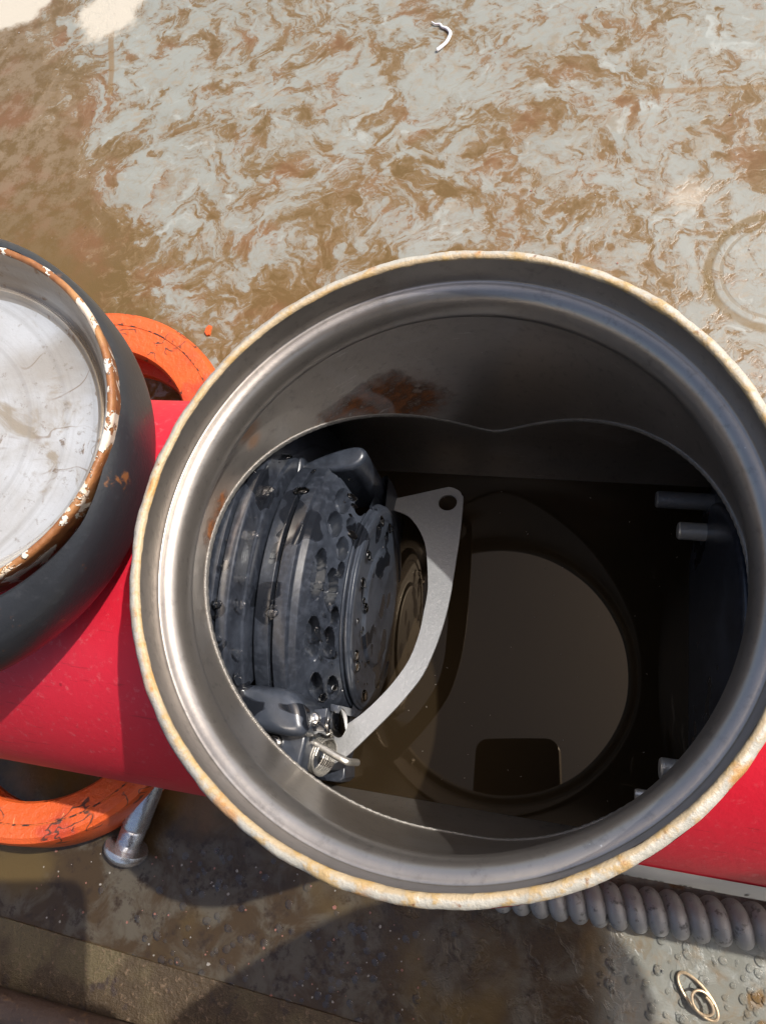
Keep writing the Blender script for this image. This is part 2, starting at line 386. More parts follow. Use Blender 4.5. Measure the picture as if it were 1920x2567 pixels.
k.l(fr.outputs[0], mxs.inputs[0]); k.l(tr.outputs[0], mxs.inputs[1]); k.l(gl.outputs[0], mxs.inputs[2])
k.l(mxs.outputs[0], k.t.nodes['Material Output'].inputs['Surface']); MT['drop'] = k.m

# ------------------------------------------------------------------ object helpers
WORLD = {}
def tag(o, label=None, cat=None, group=None, kind=None):
    for a, v in (('label', label), ('category', cat), ('group', group), ('kind', kind)):
        if v: o[a] = v
    return o
def thing(name, loc, label, cat, group=None):
    o = bpy.data.objects.new(name, None); col.objects.link(o); o.location = Vector(loc) * S; o.empty_display_size = .02
    WORLD[o.name] = Vector(loc) * S
    return tag(o, label, cat, group)
def obj(name, V, F, mat, parent=None, sharp=35, smooth=True, mats=None, fm=None, base=None):
    # V in layout units, world positions
    off = WORLD[parent.name] if parent else (Vector(base) * S if base else Vector((0, 0, 0)))
    me = bpy.data.meshes.new(name)
    me.from_pydata([tuple(Vector(v) * S - off) for v in V], [], F); me.validate(); me.update()
    bm = bmesh.new(); bm.from_mesh(me); bmesh.ops.remove_doubles(bm, verts=bm.verts, dist=1e-7)
    bmesh.ops.recalc_face_normals(bm, faces=bm.faces); bm.to_mesh(me); bm.free()
    if smooth:
        me.polygons.foreach_set('use_smooth', [True] * len(me.polygons))
        try: me.set_sharp_from_angle(angle=R(sharp))
        except Exception: pass
    me.materials.append(MT[mat])
    o = bpy.data.objects.new(name, me); col.objects.link(o)
    if parent: o.parent = parent; WORLD[o.name] = off
    else: o.location = off; WORLD[o.name] = off
    return o
class Mesh:
    def __init__(s): s.V = []; s.F = []
    def add(s, V, F):
        b = len(s.V); s.V += [tuple(v) for v in V]; s.F += [tuple(i + b for i in f) for f in F]; return s
    def obj(s, name, mat, parent=None, **k): return obj(name, s.V, s.F, mat, parent, **k)
def frame(a, u=None):
    a = Vector(a).normalized()
    if u is None: u = Vector((0, 0, 1)) if abs(a.z) < .9 else Vector((1, 0, 0))
    u = (Vector(u) - a * a.dot(Vector(u))).normalized()
    return a, u, a.cross(u)
def lathe(prof, n=96, o=(0, 0, 0), a=(0, 0, 1), u=None, t0=0, t1=2 * math.pi, closed=False, disp=None, caps=False):
    """prof: (r, h) pairs swept about axis a; closed joins the profile into a loop."""
    a, u, v = frame(a, u); o = Vector(o); full = abs(t1 - t0 - 2 * math.pi) < 1e-6
    N = n if full else n + 1; P = len(prof); V = []; F = []
    for i in range(N):
        t = t0 + (t1 - t0) * i / n; d = u * math.cos(t) + v * math.sin(t)
        for j, (r, h) in enumerate(prof):
            if disp: r, h = disp(r, h, t, j)
            V.append(o + d * r + a * h)
    for i in range(n):
        k2 = (i + 1) % N
        for j in range(P if closed else P - 1):
            j2 = (j + 1) % P
            F.append((i * P + j, k2 * P + j, k2 * P + j2, i * P + j2))
    if caps and not full:
        F.append(tuple(range(P))); F.append(tuple(n * P + j for j in reversed(range(P))))
    return V, F
def tube(path, r, n=12, caps=True, rs=None):
    V = []; F = []; path = [Vector(p) for p in path]; L = len(path); up = None
    for i, p in enumerate(path):
        t = (path[min(i + 1, L - 1)] - path[max(i - 1, 0)]).normalized()
        if up is None: _, up, _ = frame(t)
        up = (up - t * t.dot(up)).normalized(); v = t.cross(up); q = rs[i] if rs else r
        for j in range(n):
            w_ = 2 * math.pi * j / n; V.append(p + (up * math.cos(w_) + v * math.sin(w_)) * q)
    for i in range(L - 1):
        for j in range(n): F.append((i * n + j, i * n + (j + 1) % n, (i + 1) * n + (j + 1) % n, (i + 1) * n + j))
    if caps: F.append(tuple(reversed(range(n)))); F.append(tuple((L - 1) * n + j for j in range(n)))
    return V, F
def prism(poly, z0, z1, bev=0.0, seg=2, tf=None):
    """outline in x,y extruded from z0 to z1 with a rounded upper edge"""
    n = len(poly); c = [sum(p[i] for p in poly) / n for i in (0, 1)]; rings = [(0, z0)]
    if bev:
        for i in range(seg + 1):
            t = math.pi / 2 * i / seg; rings.append((bev * (1 - math.cos(t)), z1 - bev + bev * math.sin(t)))
    else: rings.append((0, z1))
    # inward offset along vertex normals
    ar = sum(poly[i][0] * poly[(i + 1) % n][1] - poly[(i + 1) % n][0] * poly[i][1] for i in range(n))
    sg = 1 if ar > 0 else -1; nr = []
    for i in range(n):
        ax, ay = poly[i][0] - poly[i - 1][0], poly[i][1] - poly[i - 1][1]; bx, by = poly[(i + 1) % n][0] - poly[i][0], poly[(i + 1) % n][1] - poly[i][1]
        la, lb = math.hypot(ax, ay) or 1, math.hypot(bx, by) or 1
        nx, ny = (-ay / la - by / lb) * sg, (ax / la + bx / lb) * sg; l = math.hypot(nx, ny) or 1; nr.append((nx / l, ny / l))
    V = []; F = []
    for d, z in rings:
        for i in range(n):
            if d: q = 1 - d / max(.02, math.hypot(poly[i][0] - c[0], poly[i][1] - c[1])) ; V.append(Vector((c[0] + (poly[i][0] - c[0]) * q, c[1] + (poly[i][1] - c[1]) * q, z)))
            else: V.append(Vector((poly[i][0], poly[i][1], z)))
    for k_ in range(len(rings) - 1):
        for i in range(n): F.append((k_ * n + i, k_ * n + (i + 1) % n, (k_ + 1) * n + (i + 1) % n, (k_ + 1) * n + i))
    F.append(tuple(reversed(range(n)))); F.append(tuple((len(rings) - 1) * n + i for i in range(n)))
    if tf: V = [tf(v) for v in V]
    return V, F
def smooth_closed(pts, k=4):
    """Catmull-Rom through a closed outline"""
    o = []; n = len(pts)
    for i in range(n):
        p0, p1, p2, p3 = (Vector(pts[(i + j) % n]) for j in (-1, 0, 1, 2))
        for q in range(k):
            t = q / k; o.append(tuple(.5 * ((2 * p1) + (p2 - p0) * t + (2 * p0 - 5 * p1 + 4 * p2 - p3) * t * t + (3 * p1 - p0 - 3 * p2 + p3) * t ** 3)))
    return o
def smooth_open(pts, k=6):
    o = []; n = len(pts); P = [Vector(p) for p in pts]
    for i in range(n - 1):
        p0, p1, p2, p3 = P[max(i - 1, 0)], P[i], P[i + 1], P[min(i + 2, n - 1)]
        for q in range(k):
            t = q / k; o.append(.5 * ((2 * p1) + (p2 - p0) * t + (2 * p0 - 5 * p1 + 4 * p2 - p3) * t * t + (3 * p1 - p0 - 3 * p2 + p3) * t ** 3))
    return o + [P[-1]]

AX = -1.415      # height of the pipe's axis below the port lip
GZ = -2.95       # floor
WZ = -1.79       # water level in the pipe
NOD = 1e-4

# ------------------------------------------------------------------ floor
m_ = Mesh(); G = 60
V = [(-700, -700, GZ), (700, -700, GZ), (700, 700, GZ), (-700, 700, GZ)]
tag(obj('floor', V, [(0, 1, 2, 3)], 'floor', smooth=False), 'wet concrete floor with brown water and pale film', None, None, 'structure')

# ------------------------------------------------------------------ valve body
body = thing('valve_body', (0, 0, GZ), 'open red pipe valve body with a round steel service port full of brown water', 'valve')
RI, RO, RB, RBO = .962, 1.0, .9652, 1.0        # port inner/outer radius, bore radius, pipe outer radius
NP = 288
def neck(prof, rad, bore, zoff=0):
    V = []; F = []; P = len(prof) + 6
    for i in range(NP):
        t = 2 * math.pi * i / NP; c_, s_ = math.cos(t), math.sin(t)
        pr = list(prof); zi = AX + math.sqrt(max(0, bore * bore - (rad * s_) ** 2)) + zoff; zl = prof[-1][1]
        for q in range(1, 7): pr.append((rad, zl + (zi - zl) * q / 6))
        for r, z in pr: V.append((r * c_, r * s_, z))
    for i in range(NP):
        k2 = (i + 1) % NP
        for j in range(P - 1): F.append((i * P + j, k2 * P + j, k2 * P + j + 1, i * P + j + 1))
    return V, F
inner = [(.962, -.012), (.963, -.06), (.9635, -.118), (.963, -.124), (.960, -.127), (.952, -.128), (.940, -.131), (.928, -.138), (.917, -.150), (.908, -.168), (.903, -.188), (.900, -.21), (.900, -.228), (.902, -.247), (.908, -.264), (.920, -.280), (.936, -.294), (.952, -.306), (.960, -.318), (RI, -.335)]
V, F = neck(inner, RI, RB); obj('port_wall', V, F, 'steel', body, sharp=60)
outer = [(RO, -.03), (RO, -.15), (.965, -.16), (.955, -.20), (.965, -.25), (RO, -.265), (RO, -.30)]
V, F = neck(outer, RO, RBO); obj('port_neck', V, F, 'red', body)
lip = [(.962, -.014), (.9625, -.008), (.966, -.003), (.972, 0), (.982, 0), (.990, -.003), (.998, -.012), (1.0, -.032)]
def lipd(r, h, t, j):
    q = mnoise.noise(Vector((math.cos(t) * 9, math.sin(t) * 9, j * .13))) * .0035 + mnoise.noise(Vector((math.cos(t) * 31, math.sin(t) * 31, j * .3))) * .0018
    return (r + q * (1 if j > 3 else .6), h + q * (.8 if 0 < j < 7 else 0))
V, F = lathe(lip, 360, disp=lipd); obj('lip', V, F, 'lip', body, sharp=80)
# cut edge of the hole where the port meets the pipe
V = []; F = []; ED = [(RI, .003), (RI - .005, .001), (RI - .007, -.008), (RI - .003, -.026), (RI + .012, -.030)]
N2 = 720
for i in range(N2):
    t = 2 * math.pi * i / N2; s_ = math.sin(t)
    for j, (r, dz) in enumerate(ED):
        q = (.0007 if (i // 2) % 2 else -.0007) if 0 < j < 4 else 0
        V.append((r * math.cos(t) * (1 + q), r * s_ * (1 + q), AX + math.sqrt(max(0, RB ** 2 - (RI * s_) ** 2)) + dz))
P = len(ED)
for i in range(N2):
    k2 = (i + 1) % N2
    for j in range(P - 1): F.append((i * P + j, k2 * P + j, k2 * P + j + 1, i * P + j + 1))
obj('cut_edge', V, F, 'cut', body, sharp=50)
def pipe(rad, hole, xl, xr):
    """pipe about the x axis with the port's hole left open in its upper half"""
    V = []; F = []; NT_ = 128; NX = 28
    for side in (-1, 1):
        L = xl if side < 0 else xr; b = len(V)
        for i in range(NT_ + 1):
            th = math.pi * i / NT_; y, z = rad * math.cos(th), rad * math.sin(th) + AX
            xh = math.sqrt(max(0, hole * hole - y * y)); xh = max(xh, 1e-4)
            for j in range(NX + 1): V.append((side * xh + (L - side * xh) * (j / NX) ** 1.6, y, z))
        W = NX + 1
        for i in range(NT_):
            for j in range(NX): F.append((b + i * W + j, b + i * W + j + 1, b + (i + 1) * W + j + 1, b + (i + 1) * W + j))
    b = len(V); XS = [xl + (xr - xl) * j / 40 for j in range(41)]
    for i in range(65):
        th = math.pi + math.pi * i / 64; y, z = rad * math.cos(th), rad * math.sin(th) + AX
        for x_ in XS: V.append((x_, y, z))
    for i in range(64):
        for j in range(40): F.append((b + i * 41 + j, b + i * 41 + j + 1, b + (i + 1) * 41 + j + 1, b + (i + 1) * 41 + j))
    return V, F
XL, XR = -5.6, 4.6
V, F = pipe(RBO, RO, XL, XR); obj('pipe_shell', V, F, 'red', body)
V, F = pipe(RB, RI + .002, XL, XR); obj('pipe_bore', V, F, 'steel', body)
for x_, s_ in ((XL, -1), (XR, 1)):
    V, F = lathe([(RB, 0), (RB, s_ * .004), (RBO, s_ * .004), (RBO, 0)], 96, (x_, 0, AX), (1, 0, 0)); obj('pipe_end', V, F, 'red', body)
for x_ in (-2.98, 2.9):     # saddle feet that carry the pipe on the floor
    V, F = prism([(x_ - .2, -.5), (x_ + .2, -.5), (x_ + .2, .5), (x_ - .2, .5)], GZ, AX - .98, .02); obj('saddle', V, F, 'red', body)
# sticker on the near flank of the pipe
def patch(rad, x0, x1, a0, a1, nx=24, na=10, sk0=0.0):
    V = []; F = []
    for i in range(na + 1):
        t = R(a0 + (a1 - a0) * i / na)
        for j in range(nx + 1):
            V.append((x0 + sk0 * (1 - i / na) + (x1 - x0) * j / nx, rad * math.cos(t), AX + rad * math.sin(t)))
    for i in range(na):
        for j in range(nx): F.append((i * (nx + 1) + j, i * (nx + 1) + j + 1, (i + 1) * (nx + 1) + j + 1, (i + 1) * (nx + 1) + j))
    return V, F
V, F = patch(1.004, .52, 2.35, 156, 205); stk = obj('sticker', V, F, 'paper', body); stk['label'] = 'white printed vinyl sticker'
random.seed(3); m_ = Mesh()
def words(a, x0, n, h, dens=.8):
    x_ = x0
    for _ in range(n):
        wl = random.uniform(.012, .026)
        if random.random() < dens: m_.add(*patch(1.0055, x_, x_ + wl * .62, a, a + h * random.uniform(.6, 1), 1, 1))
        x_ += wl * (1.0 if random.random() < .8 else 1.9)
words(168, .62, 9, 1.6); words(167.6, .86, 6, 2.0); words(171.5, .60, 6, 1.2); words(172, .68, 5, 1.2)
words(164, 1.10, 1, 2.4, 1); words(170, 1.14, 28, 1.4); words(173, 1.2, 18, 1.0, .4); words(163.5, 1.52, 4, 2.6, 1); words(176, 1.1, 26, 1.0, .5)
m_.obj('print', 'ink', stk)
stk2 = patch(1.0055, .69, .78, 175.5, 179, 6, 2); obj('print', *stk2, 'chip', stk)

# ------------------------------------------------------------------ water standing in the pipe
hw = math.sqrt(RB ** 2 - (WZ - AX) ** 2) - .001
V = [(-5.58, -hw, WZ), (4.58, -hw, WZ), (4.58, hw, WZ), (-5.58, hw, WZ)]
tag(obj('water', V, [(0, 1, 2, 3)], 'water', smooth=False), None, None, None, 'structure')
random.seed(11); m_ = Mesh()
for _ in range(40):
    x_, y_ = random.uniform(-.35, 1.0), random.uniform(-.8, .8); a_ = random.uniform(0, 3.14); l_ = random.uniform(.002, .0065); w__ = random.uniform(.001, .0025)
    d_ = Vector((math.cos(a_), math.sin(a_), 0)); e_ = Vector((-d_.y, d_.x, 0)); c_ = Vector((x_, y_, WZ + .0015)); t_ = Vector((0, 0, .002))
    m_.add([c_ - d_ * l_, c_ + e_ * w__, c_ + d_ * l_, c_ - e_ * w__, c_ + t_, c_ - t_], [(0, 1, 4), (1, 2, 4), (2, 3, 4), (3, 0, 4), (1, 0, 5), (2, 1, 5), (3, 2, 5), (0, 3, 5)])
tag(m_.obj('floating_debris', 'speck', smooth=False), 'pale specks of debris floating on the dark water', None, None, 'stuff')

# ------------------------------------------------------------------ first check valve, black, left in the bore
chk = thing('check_valve', (-.8, 0, AX - .9), 'wet black plastic check valve with curved steel lever arm inside the port', 'check valve')
PK = [(-.852, 14, .035, 7, .03, 0), (-.852, -62, .03, 6, .03, 0)]
def rndl(prof, b=.006):
    """round the corners of a profile slightly"""
    o = []
    for i, p in enumerate(prof):
        if i in (0, len(prof) - 1): o.append(p); continue
        a_, c_ = Vector(prof[i - 1]), Vector(prof[i + 1]); q = Vector(p)
        d1, d2 = (a_ - q), (c_ - q); s1, s2 = min(b, d1.length * .4), min(b, d2.length * .4)
        o += [tuple(q + d1.normalized() * s1), tuple(q + (d1.normalized() * s1 + d2.normalized() * s2) * .29), tuple(q + d2.normalized() * s2)]
    return o
def densify(prof, mx=.012):
    o = []
    for a_, b_ in zip(prof, prof[1:]):
        L = math.hypot(b_[0] - a_[0], b_[1] - a_[1]); n = max(1, int(L / mx))
        for i in range(n): o.append((a_[0] + (b_[0] - a_[0]) * i / n, a_[1] + (b_[1] - a_[1]) * i / n))
    return o + [prof[-1]]
# profile pieces as (radius, x)
fl = densify(rndl([(.80, -1.30), (.925, -1.28), (.925, -1.07), (.84, -1.055), (.84, -.99), (.918, -.975), (.918, -.935), (.885, -.93), (.885, -.92), (.918, -.915), (.918, -.872), (.908, -.865), (.80, -.862), (.79, -.852), (.68, -.845)], .004), .02)
V, F = lathe(fl, 160, (0, 0, AX), (1, 0, 0), (0, 0, 1), R(-150), R(40), caps=True)
obj('flange', V, F, 'plastic', chk, sharp=24)
bd = densify(rndl([(.66, -.848), (.728, -.838), (.738, -.830), (.740, -.768), (.705, -.764), (.705, -.752), (.741, -.748), (.742, -.692), (.725, -.684), (.708, -.657), (.695, -.648)], .003), .02)
V, F = lathe(bd, 160, (0, 0, AX), (1, 0, 0), (0, 0, 1), R(-45), R(190), caps=True); obj('seat_ring', V, F, 'plastic', chk, sharp=18)
V, F = lathe([(.0, -.86), (.43, -.86), (.43, -.52), (0, -.52)], 96, (0, 0, AX), (1, 0, 0)); obj('core', V, F, 'plastic', chk)
# slanted face with pockets in it: (x, degrees from the top towards -y, half width, half angle)
pock = [(-.556, -45, .018, 6), (-.605, -37, .024, 7.5), (-.600, -23, .022, 6), (-.556, -30, .015, 5), (-.560, -15, .018, 6), (-.612, 0, .019, 10), (-.570, 4, .019, 8.5), (-.550, -5, .010, 4), (-.610, 25, .021, 9), (-.565, 29, .018, 8), (-.606, 47, .019, 8), (-.562, 52, .016, 7), (-.55, 17, .011, 5)]
def pockd(r, h, t, j):
    d = 0; td = (math.degrees(t) + 180) % 360 - 180
    for px, pt, wx, wt in pock:
        q = ((h - px) / wx) ** 2 + ((td - pt) / wt) ** 2
        if q < 1: d = max(d, min(1, (1 - q) * 3.5))
    return (r - d * .06, h - d * .055)
fc = densify([(.695, -.648), (.685, -.640), (.672, -.630), (.515, -.535)], .0045)
V, F = lathe(fc, 460, (0, 0, AX), (1, 0, 0), (0, 0, 1), R(-46), R(190), disp=pockd); obj('clapper_face', V, F, 'plastic', chk, sharp=50)
ds = densify(rndl([(.43, -.537), (.508, -.537), (.515, -.533), (.515, -.526), (.490, -.523), (.490, -.518), (.507, -.515), (.508, -.505), (.495, -.501), (.493, -.496), (.475, -.49), (.44, -.49), (.43, -.496), (.30, -.496), (.28, -.483), (0, -.48)], .003), .02)
V, F = lathe(ds, 200, (0, 0, AX), (1, 0, 0), (0, 0, 1)); obj('clapper', V, F, 'plastic', chk, sharp=24)
V, F = lathe([(.50, -.60), (.665, -.545), (.672, -.538), (.672, -.522), (.66, -.515), (.50, -.515)], 160, (0, 0, AX), (1, 0, 0), (0, 0, 1), R(74), R(280), caps=False); obj('sealing_disc', V, F, 'plastic', chk, sharp=30)
# lug on the far side
lug = smooth_closed([(-.86, .545), (-.78, .60), (-.69, .645), (-.60, .668), (-.555, .655), (-.545, .61), (-.585, .56), (-.67, .535), (-.78, .528)], 4)
V, F = prism(lug, -1.45, -.94, .03, 4); obj('lug', V, F, 'plastic', chk, sharp=50)
V, F = prism(smooth_closed([(-.93, .50), (-.89, .60), (-.84, .585), (-.83, .50), (-.87, .44)], 4), -1.5, -.9, .03, 4); obj('lug', V, F, 'plastic', chk, sharp=50)
# brackets on the near side
b1 = smooth_closed([(-.90, -.60), (-.90, -.50), (-.82, -.484), (-.745, -.482), (-.675, -.484), (-.625, -.502), (-.592, -.538), (-.572, -.59), (-.565, -.64), (-.62, -.66), (-.75, -.66), (-.88, -.65)], 3)
V, F = prism(b1, -1.6, -.785, .05, 6); brk = obj('bracket', V, F, 'plastic', chk, sharp=60)
V, F = prism([(-.86, -.60), (-.62, -.60), (-.592, -.62), (-.588, -.69), (-.60, -.79), (-.62, -.80), (-.86, -.72)], -1.7, -.90, .018, 3); brk2 = obj('bracket', V, F, 'plastic', chk, sharp=40)
def bolt_disc(name, c, r, h, parent, a=(0, 0, 1)):
    return obj(name, *lathe([(0, h), (r * .55, h), (r * .66, h * .95), (r * .7, h * .6), (r * .78, h * .6), (r * .9, h * .7), (r, h * .45), (r, 0)], 40, c, a), 'chrome', parent)
V, F = prism([(-.66, -.55), (-.578, -.5416), (-.532, -.531), (-.528, -.625), (-.596, -.627), (-.66, -.63)], -1.6, -.94, .006, 2); sb = obj('roller_bracket', V, F, 'plastic', chk, sharp=40)
bolt_disc('pivot_pin', (-.580, -.581, -.94), .028, .026, sb)
bolt_disc('pivot_pin', (-.716, -.698, -.90), .036, .032, brk2)
V, F = lathe([(0, -.026), (.05, -.026), (.062, -.018), (.056, -.004), (.056, .004), (.062, .018), (.05, .026), (0, .026)], 48, (-.508, -.582, -1.015), (.94, .1, .32)); obj('roller', V, F, 'polish', sb)
V, F = prism([(-.53, -.510), (-.490, -.513), (-.493, -.545), (-.528, -.54)], -1.6, -.97, .005, 2); obj('roller_bracket', V, F, 'plastic', chk, sharp=40)
# lever arm
armo = [(-0.558, 0.585), (-0.558, 0.603), (-0.541, 0.618), (-0.408, 0.663), (-0.26, 0.714), (-0.232, 0.719), (-0.205, 0.712), (-0.177, 0.696), (-0.162, 0.673), (-0.15, 0.641), (-0.139, 0.433), (-0.138, 0.238), (-0.14, 0.071), (-0.151, -0.063), (-0.173, -0.19), (-0.208, -0.316), (-0.262, -0.417), (-0.322, -0.508), (-0.396, -0.607), (-0.474, -0.707), (-0.507, -0.736), (-0.56, -0.773), (-0.623, -0.801), (-0.682, -0.777), (-0.703, -0.702), (-0.667, -0.665), (-0.638, -0.659), (-0.594, -0.641), (-0.539, -0.605), (-0.46, -0.535), (-0.396, -0.457), (-0.335, -0.364), (-0.283, -0.252), (-0.258, -0.117), (-0.255, -0.012), (-0.253, 0.059), (-0.258, 0.132), (-0.286, 0.272), (-0.315, 0.369), (-0.366, 0.455), (-0.422, 0.514), (-0.474, 0.539), (-0.522, 0.552), (-0.545, 0.565)]
ao = smooth_closed(armo, 3); hc = (-.231, .620); hr = .050
def arm_mesh(z0, z1, b=.006):
    bm = bmesh.new()
    def ringed(z, off):
        vs = [bm.verts.new((x_, y_, z)) for x_, y_ in ao]; hs = [bm.verts.new((hc[0] + hr * math.cos(t_ / 24 * 2 * math.pi), hc[1] + hr * math.sin(t_ / 24 * 2 * math.pi), z)) for t_ in range(24)]
        return vs, hs
    A, HA = ringed(z0, 0); B, HB = ringed(z1, 0); bm.verts.ensure_lookup_table()
    for L in (A, B, HA, HB):
        for i in range(len(L)): bm.edges.new((L[i], L[(i + 1) % len(L)]))
    for L, H in ((A, HA), (B, HB)):
        es = [bm.edges.get((L[i], L[(i + 1) % len(L)])) for i in range(len(L))] + [bm.edges.get((H[i], H[(i + 1) % len(H)])) for i in range(len(H))]
        bmesh.ops.triangle_fill(bm, use_beauty=True, use_dissolve=False, edges=es)
    for L, U_ in ((A, B), (HA, HB)):
        for i in range(len(L)):
            j = (i + 1) % len(L); bm.faces.new((L[i], L[j], U_[j], U_[i]))
    bm.verts.index_update(); V = [v.co.copy() for v in bm.verts]; F = [tuple(v.index for v in f.verts) for f in bm.faces]; bm.free(); return V, F
V, F = arm_mesh(-.016, .0); V = [Vector((v.x, v.y, v.z - 1.365 - .27 * v.y)) for v in V]; arm = obj('lever_arm', V, F, 'arm', chk, sharp=30)
arm['label'] = 'curved flat steel lever arm with a hole at its tip'
# torsion spring round the hinge and its wire leg
ca, cu, cv = frame((.94, -.12, .30)); co = Vector((-.590, -.722, -1.082)); path = []
for i in range(24 * 6 + 1):
    t_ = 2 * math.pi * i / 24; path.append(co + ca * (-.020 + .0118 * i / 24) + (cu * math.cos(t_) + cv * math.sin(t_)) * .078)
V, F = tube(path, .0057, 8); spr = obj('torsion_spring', V, F, 'spring', chk)
V, F = tube(smooth_open([(-.606, -.690, -1.012), (-.590, -.676, -1.008), (-.561, -.686, -1.01), (-.491, -.711, -1.01), (-.442, -.727, -1.015), (-.430, -.731, -1.035), (-.426, -.733, -1.15)], 5), .0155, 14); obj('spring_leg', V, F, 'spring', chk)
V, F = prism([(-.80, -.78), (-.655, -.765), (-.600, -.757), (-.588, -.832), (-.612, -.857), (-.80, -.865)], -1.85, -1.60, .012, 3); obj('hinge_foot', V, F, 'plastic', chk, sharp=40)
V, F = prism([(-.78, -.68), (-.62, -.68), (-.62, -.78), (-.78, -.80)], -1.85, -1.25, .0, 2); obj('hinge_block', V, F, 'plastic', chk, sharp=40)
# beads of water lying on the valve
random.seed(5); m_ = Mesh()
def bead(p, nrm, r, fl=.5, el=1.6, dr=None):
    a_, u_, v_ = frame(nrm, dr); p = Vector(p); V = []; F = []; n1, n2 = 14, 7
    for i in range(n2):
        ph = math.pi / 2 * i / n2
        for j in range(n1):
            t_ = 2 * math.pi * j / n1; V.append(p + (u_ * math.cos(t_) * el + v_ * math.sin(t_)) * r * math.cos(ph) + a_ * r * fl * math.sin(ph))
    V.append(p + a_ * r * fl)
    for i in range(n2 - 1):
        for j in range(n1): F.append((i * n1 + j, i * n1 + (j + 1) % n1, (i + 1) * n1 + (j + 1) % n1, (i + 1) * n1 + j))
    for j in range(n1): F.append(((n2 - 1) * n1 + j, (n2 - 1) * n1 + (j + 1) % n1, len(V) - 1))
    F.append(tuple(reversed(range(n1)))); m_.add(V, F)
def on_ring(x_, r_, deg): t_ = R(deg); return Vector((x_, -r_ * math.sin(t_), AX + r_ * math.cos(t_)))
for x_, lo, hi, r_, n_ in ((-.482, -80, 80, .48, 34), (-.92, -40, 45, .915, 14), (-.76, -55, 60, .742, 12), (-.61, -60, 60, .63, 22), (-.855, -40, 50, .86, 12)):
    x00 = x_
    for _ in range(n_):
        x_ = x00
        dg = random.uniform(lo, hi); rr_ = r_ * (random.uniform(.64, .99) if x_ > -.49 else 1)
        if -.7 < x_ < -.6: x_ = random.uniform(-.628, -.54); rr_ = .672 + (x_ + .63) * -1.653
        q = on_ring(x_ + .004, rr_, dg); nr_ = Vector((1, 0, 0)) if x_ > -.49 else (Vector((.75, -.66 * math.sin(R(dg)), .66 * math.cos(R(dg)))) if -.7 < x_ < -.5 else Vector((0, -math.sin(R(dg)), math.cos(R(dg)))))
        big = random.random() < .35
        bead(q, nr_, random.uniform(.014, .026) if big else random.uniform(.004, .011), .55, random.uniform(1.1, 2.1), Vector((0, -.3, -1)) if x_ > -.7 else Vector((1, .2, 0)))
tag(m_.obj('water_drops', 'drop', chk), None, None, None, 'stuff')

# ------------------------------------------------------------------ second check valve at the right end of the opening
ck2 = thing('check_valve', (1.3, 0, AX - .9), 'dark second check valve with four steel guide rods on the right', 'check valve')
V, F = lathe(densify(rndl([(0, 1.02), (.60, 1.02), (.62, 1.03), (.62, 1.07), (.80, 1.08), (.82, 1.10), (.82, 1.30), (.93, 1.32), (.93, 1.55), (0, 1.58)], .008), .05), 120, (0, 0, AX), (1, 0, 0)); obj('housing', V, F, 'plastic', ck2)
for (x0, x1, y_, z_, r_, mt) in ((.812, 1.12, .693, -1.5, .042, 'darkrod'), (.898, 1.12, .503, -1.4, .042, 'rod'), (.82, 1.12, -.573, -1.3, .045, 'rod'), (.75, 1.12, -.693, -1.5, .024, 'rod')):
    V, F = lathe([(0, x0), (r_ * .85, x0), (r_, x0 + .008), (r_, x1)], 32, (0, y_, z_), (1, 0, 0)); obj('guide_rod', V, F, mt, ck2)

# ------------------------------------------------------------------ loose cover on its rubber gasket, lying on the pipe
LN = Vector((.22, -.09, 1)).normalized()
lc = Vector((-1.775, .212, .215))
lid = thing('port_cover', (lc.x, lc.y, lc.z - .2), 'shallow dirty white steel cover with flaking rusty rim lying upturned on the red pipe', 'cover')
V, F = lathe(densify([(0, -.185), (.40, -.188), (.51, -.184), (.535, -.178)], .05), 160, lc, LN); obj('dish', V, F, 'lid', lid, sharp=60)
V, F = lathe([(.535, -.178), (.548, -.165), (.553, -.150), (.559, -.145), (.564, -.151), (.569, -.146), (.574, -.152), (.580, -.148), (.587, -.13), (.596, -.102), (.602, -.095), (.608, -.078), (.616, -.05), (.627, -.02), (.637, -.006)], 160, lc, LN); obj('side_wall', V, F, 'lidwall', lid, sharp=60)
def rimd(r, h, t, j):
    q = mnoise.noise(Vector((math.cos(t) * 14, math.sin(t) * 14, j * .4))) * .0035
    return r + q * .6, h + q
V, F = lathe([(.637, -.006), (.641, .001), (.647, .004), (.656, .003), (.662, -.004), (.663, -.02), (.652, -.05), (.655, -.16), (.60, -.245), (.30, -.262), (0, -.262)], 300, lc, LN, disp=rimd); obj('rim', V, F, 'lidrim', lid, sharp=70)
gc = Vector((-2.015, .14, .0))
a_, u_, v_ = frame(LN); V = []; F = []; NG, NQ = 160, 20
for i in range(NG):
    t_ = 2 * math.pi * i / NG; d_ = u_ * math.cos(t_) + v_ * math.sin(t_)
    O_ = gc + d_ * .893; I_ = lc + d_ * .662; wd_ = max(.07, (O_ - I_).dot(d_)); mid = O_ - d_ * wd_ / 2; mid -= LN * (mid - gc).dot(LN)
    for j in range(NQ):
        p_ = 2 * math.pi * j / NQ; cx_, sx_ = math.cos(p_), math.sin(p_)
        lift = .16 * (.5 - .5 * cx_)       # the inner side rides up against the cover's rim
        V.append(mid + d_ * (wd_ / 2 * abs(cx_) ** .6 * (1 if cx_ > 0 else -1)) + LN * (-.035 + lift + .13 * abs(sx_) ** .8 * (1 if sx_ > 0 else -1)))
for i in range(NG):
    for j in range(NQ): F.append((i * NQ + j, ((i + 1) % NG) * NQ + j, ((i + 1) % NG) * NQ + (j + 1) % NQ, i * NQ + (j + 1) % NQ))
gk = obj('gasket', V, F, 'rubber', None, base=(gc.x, gc.y, gc.z - .3)); tag(gk, 'fat black rubber gasket ring under the upturned cover', 'gasket')

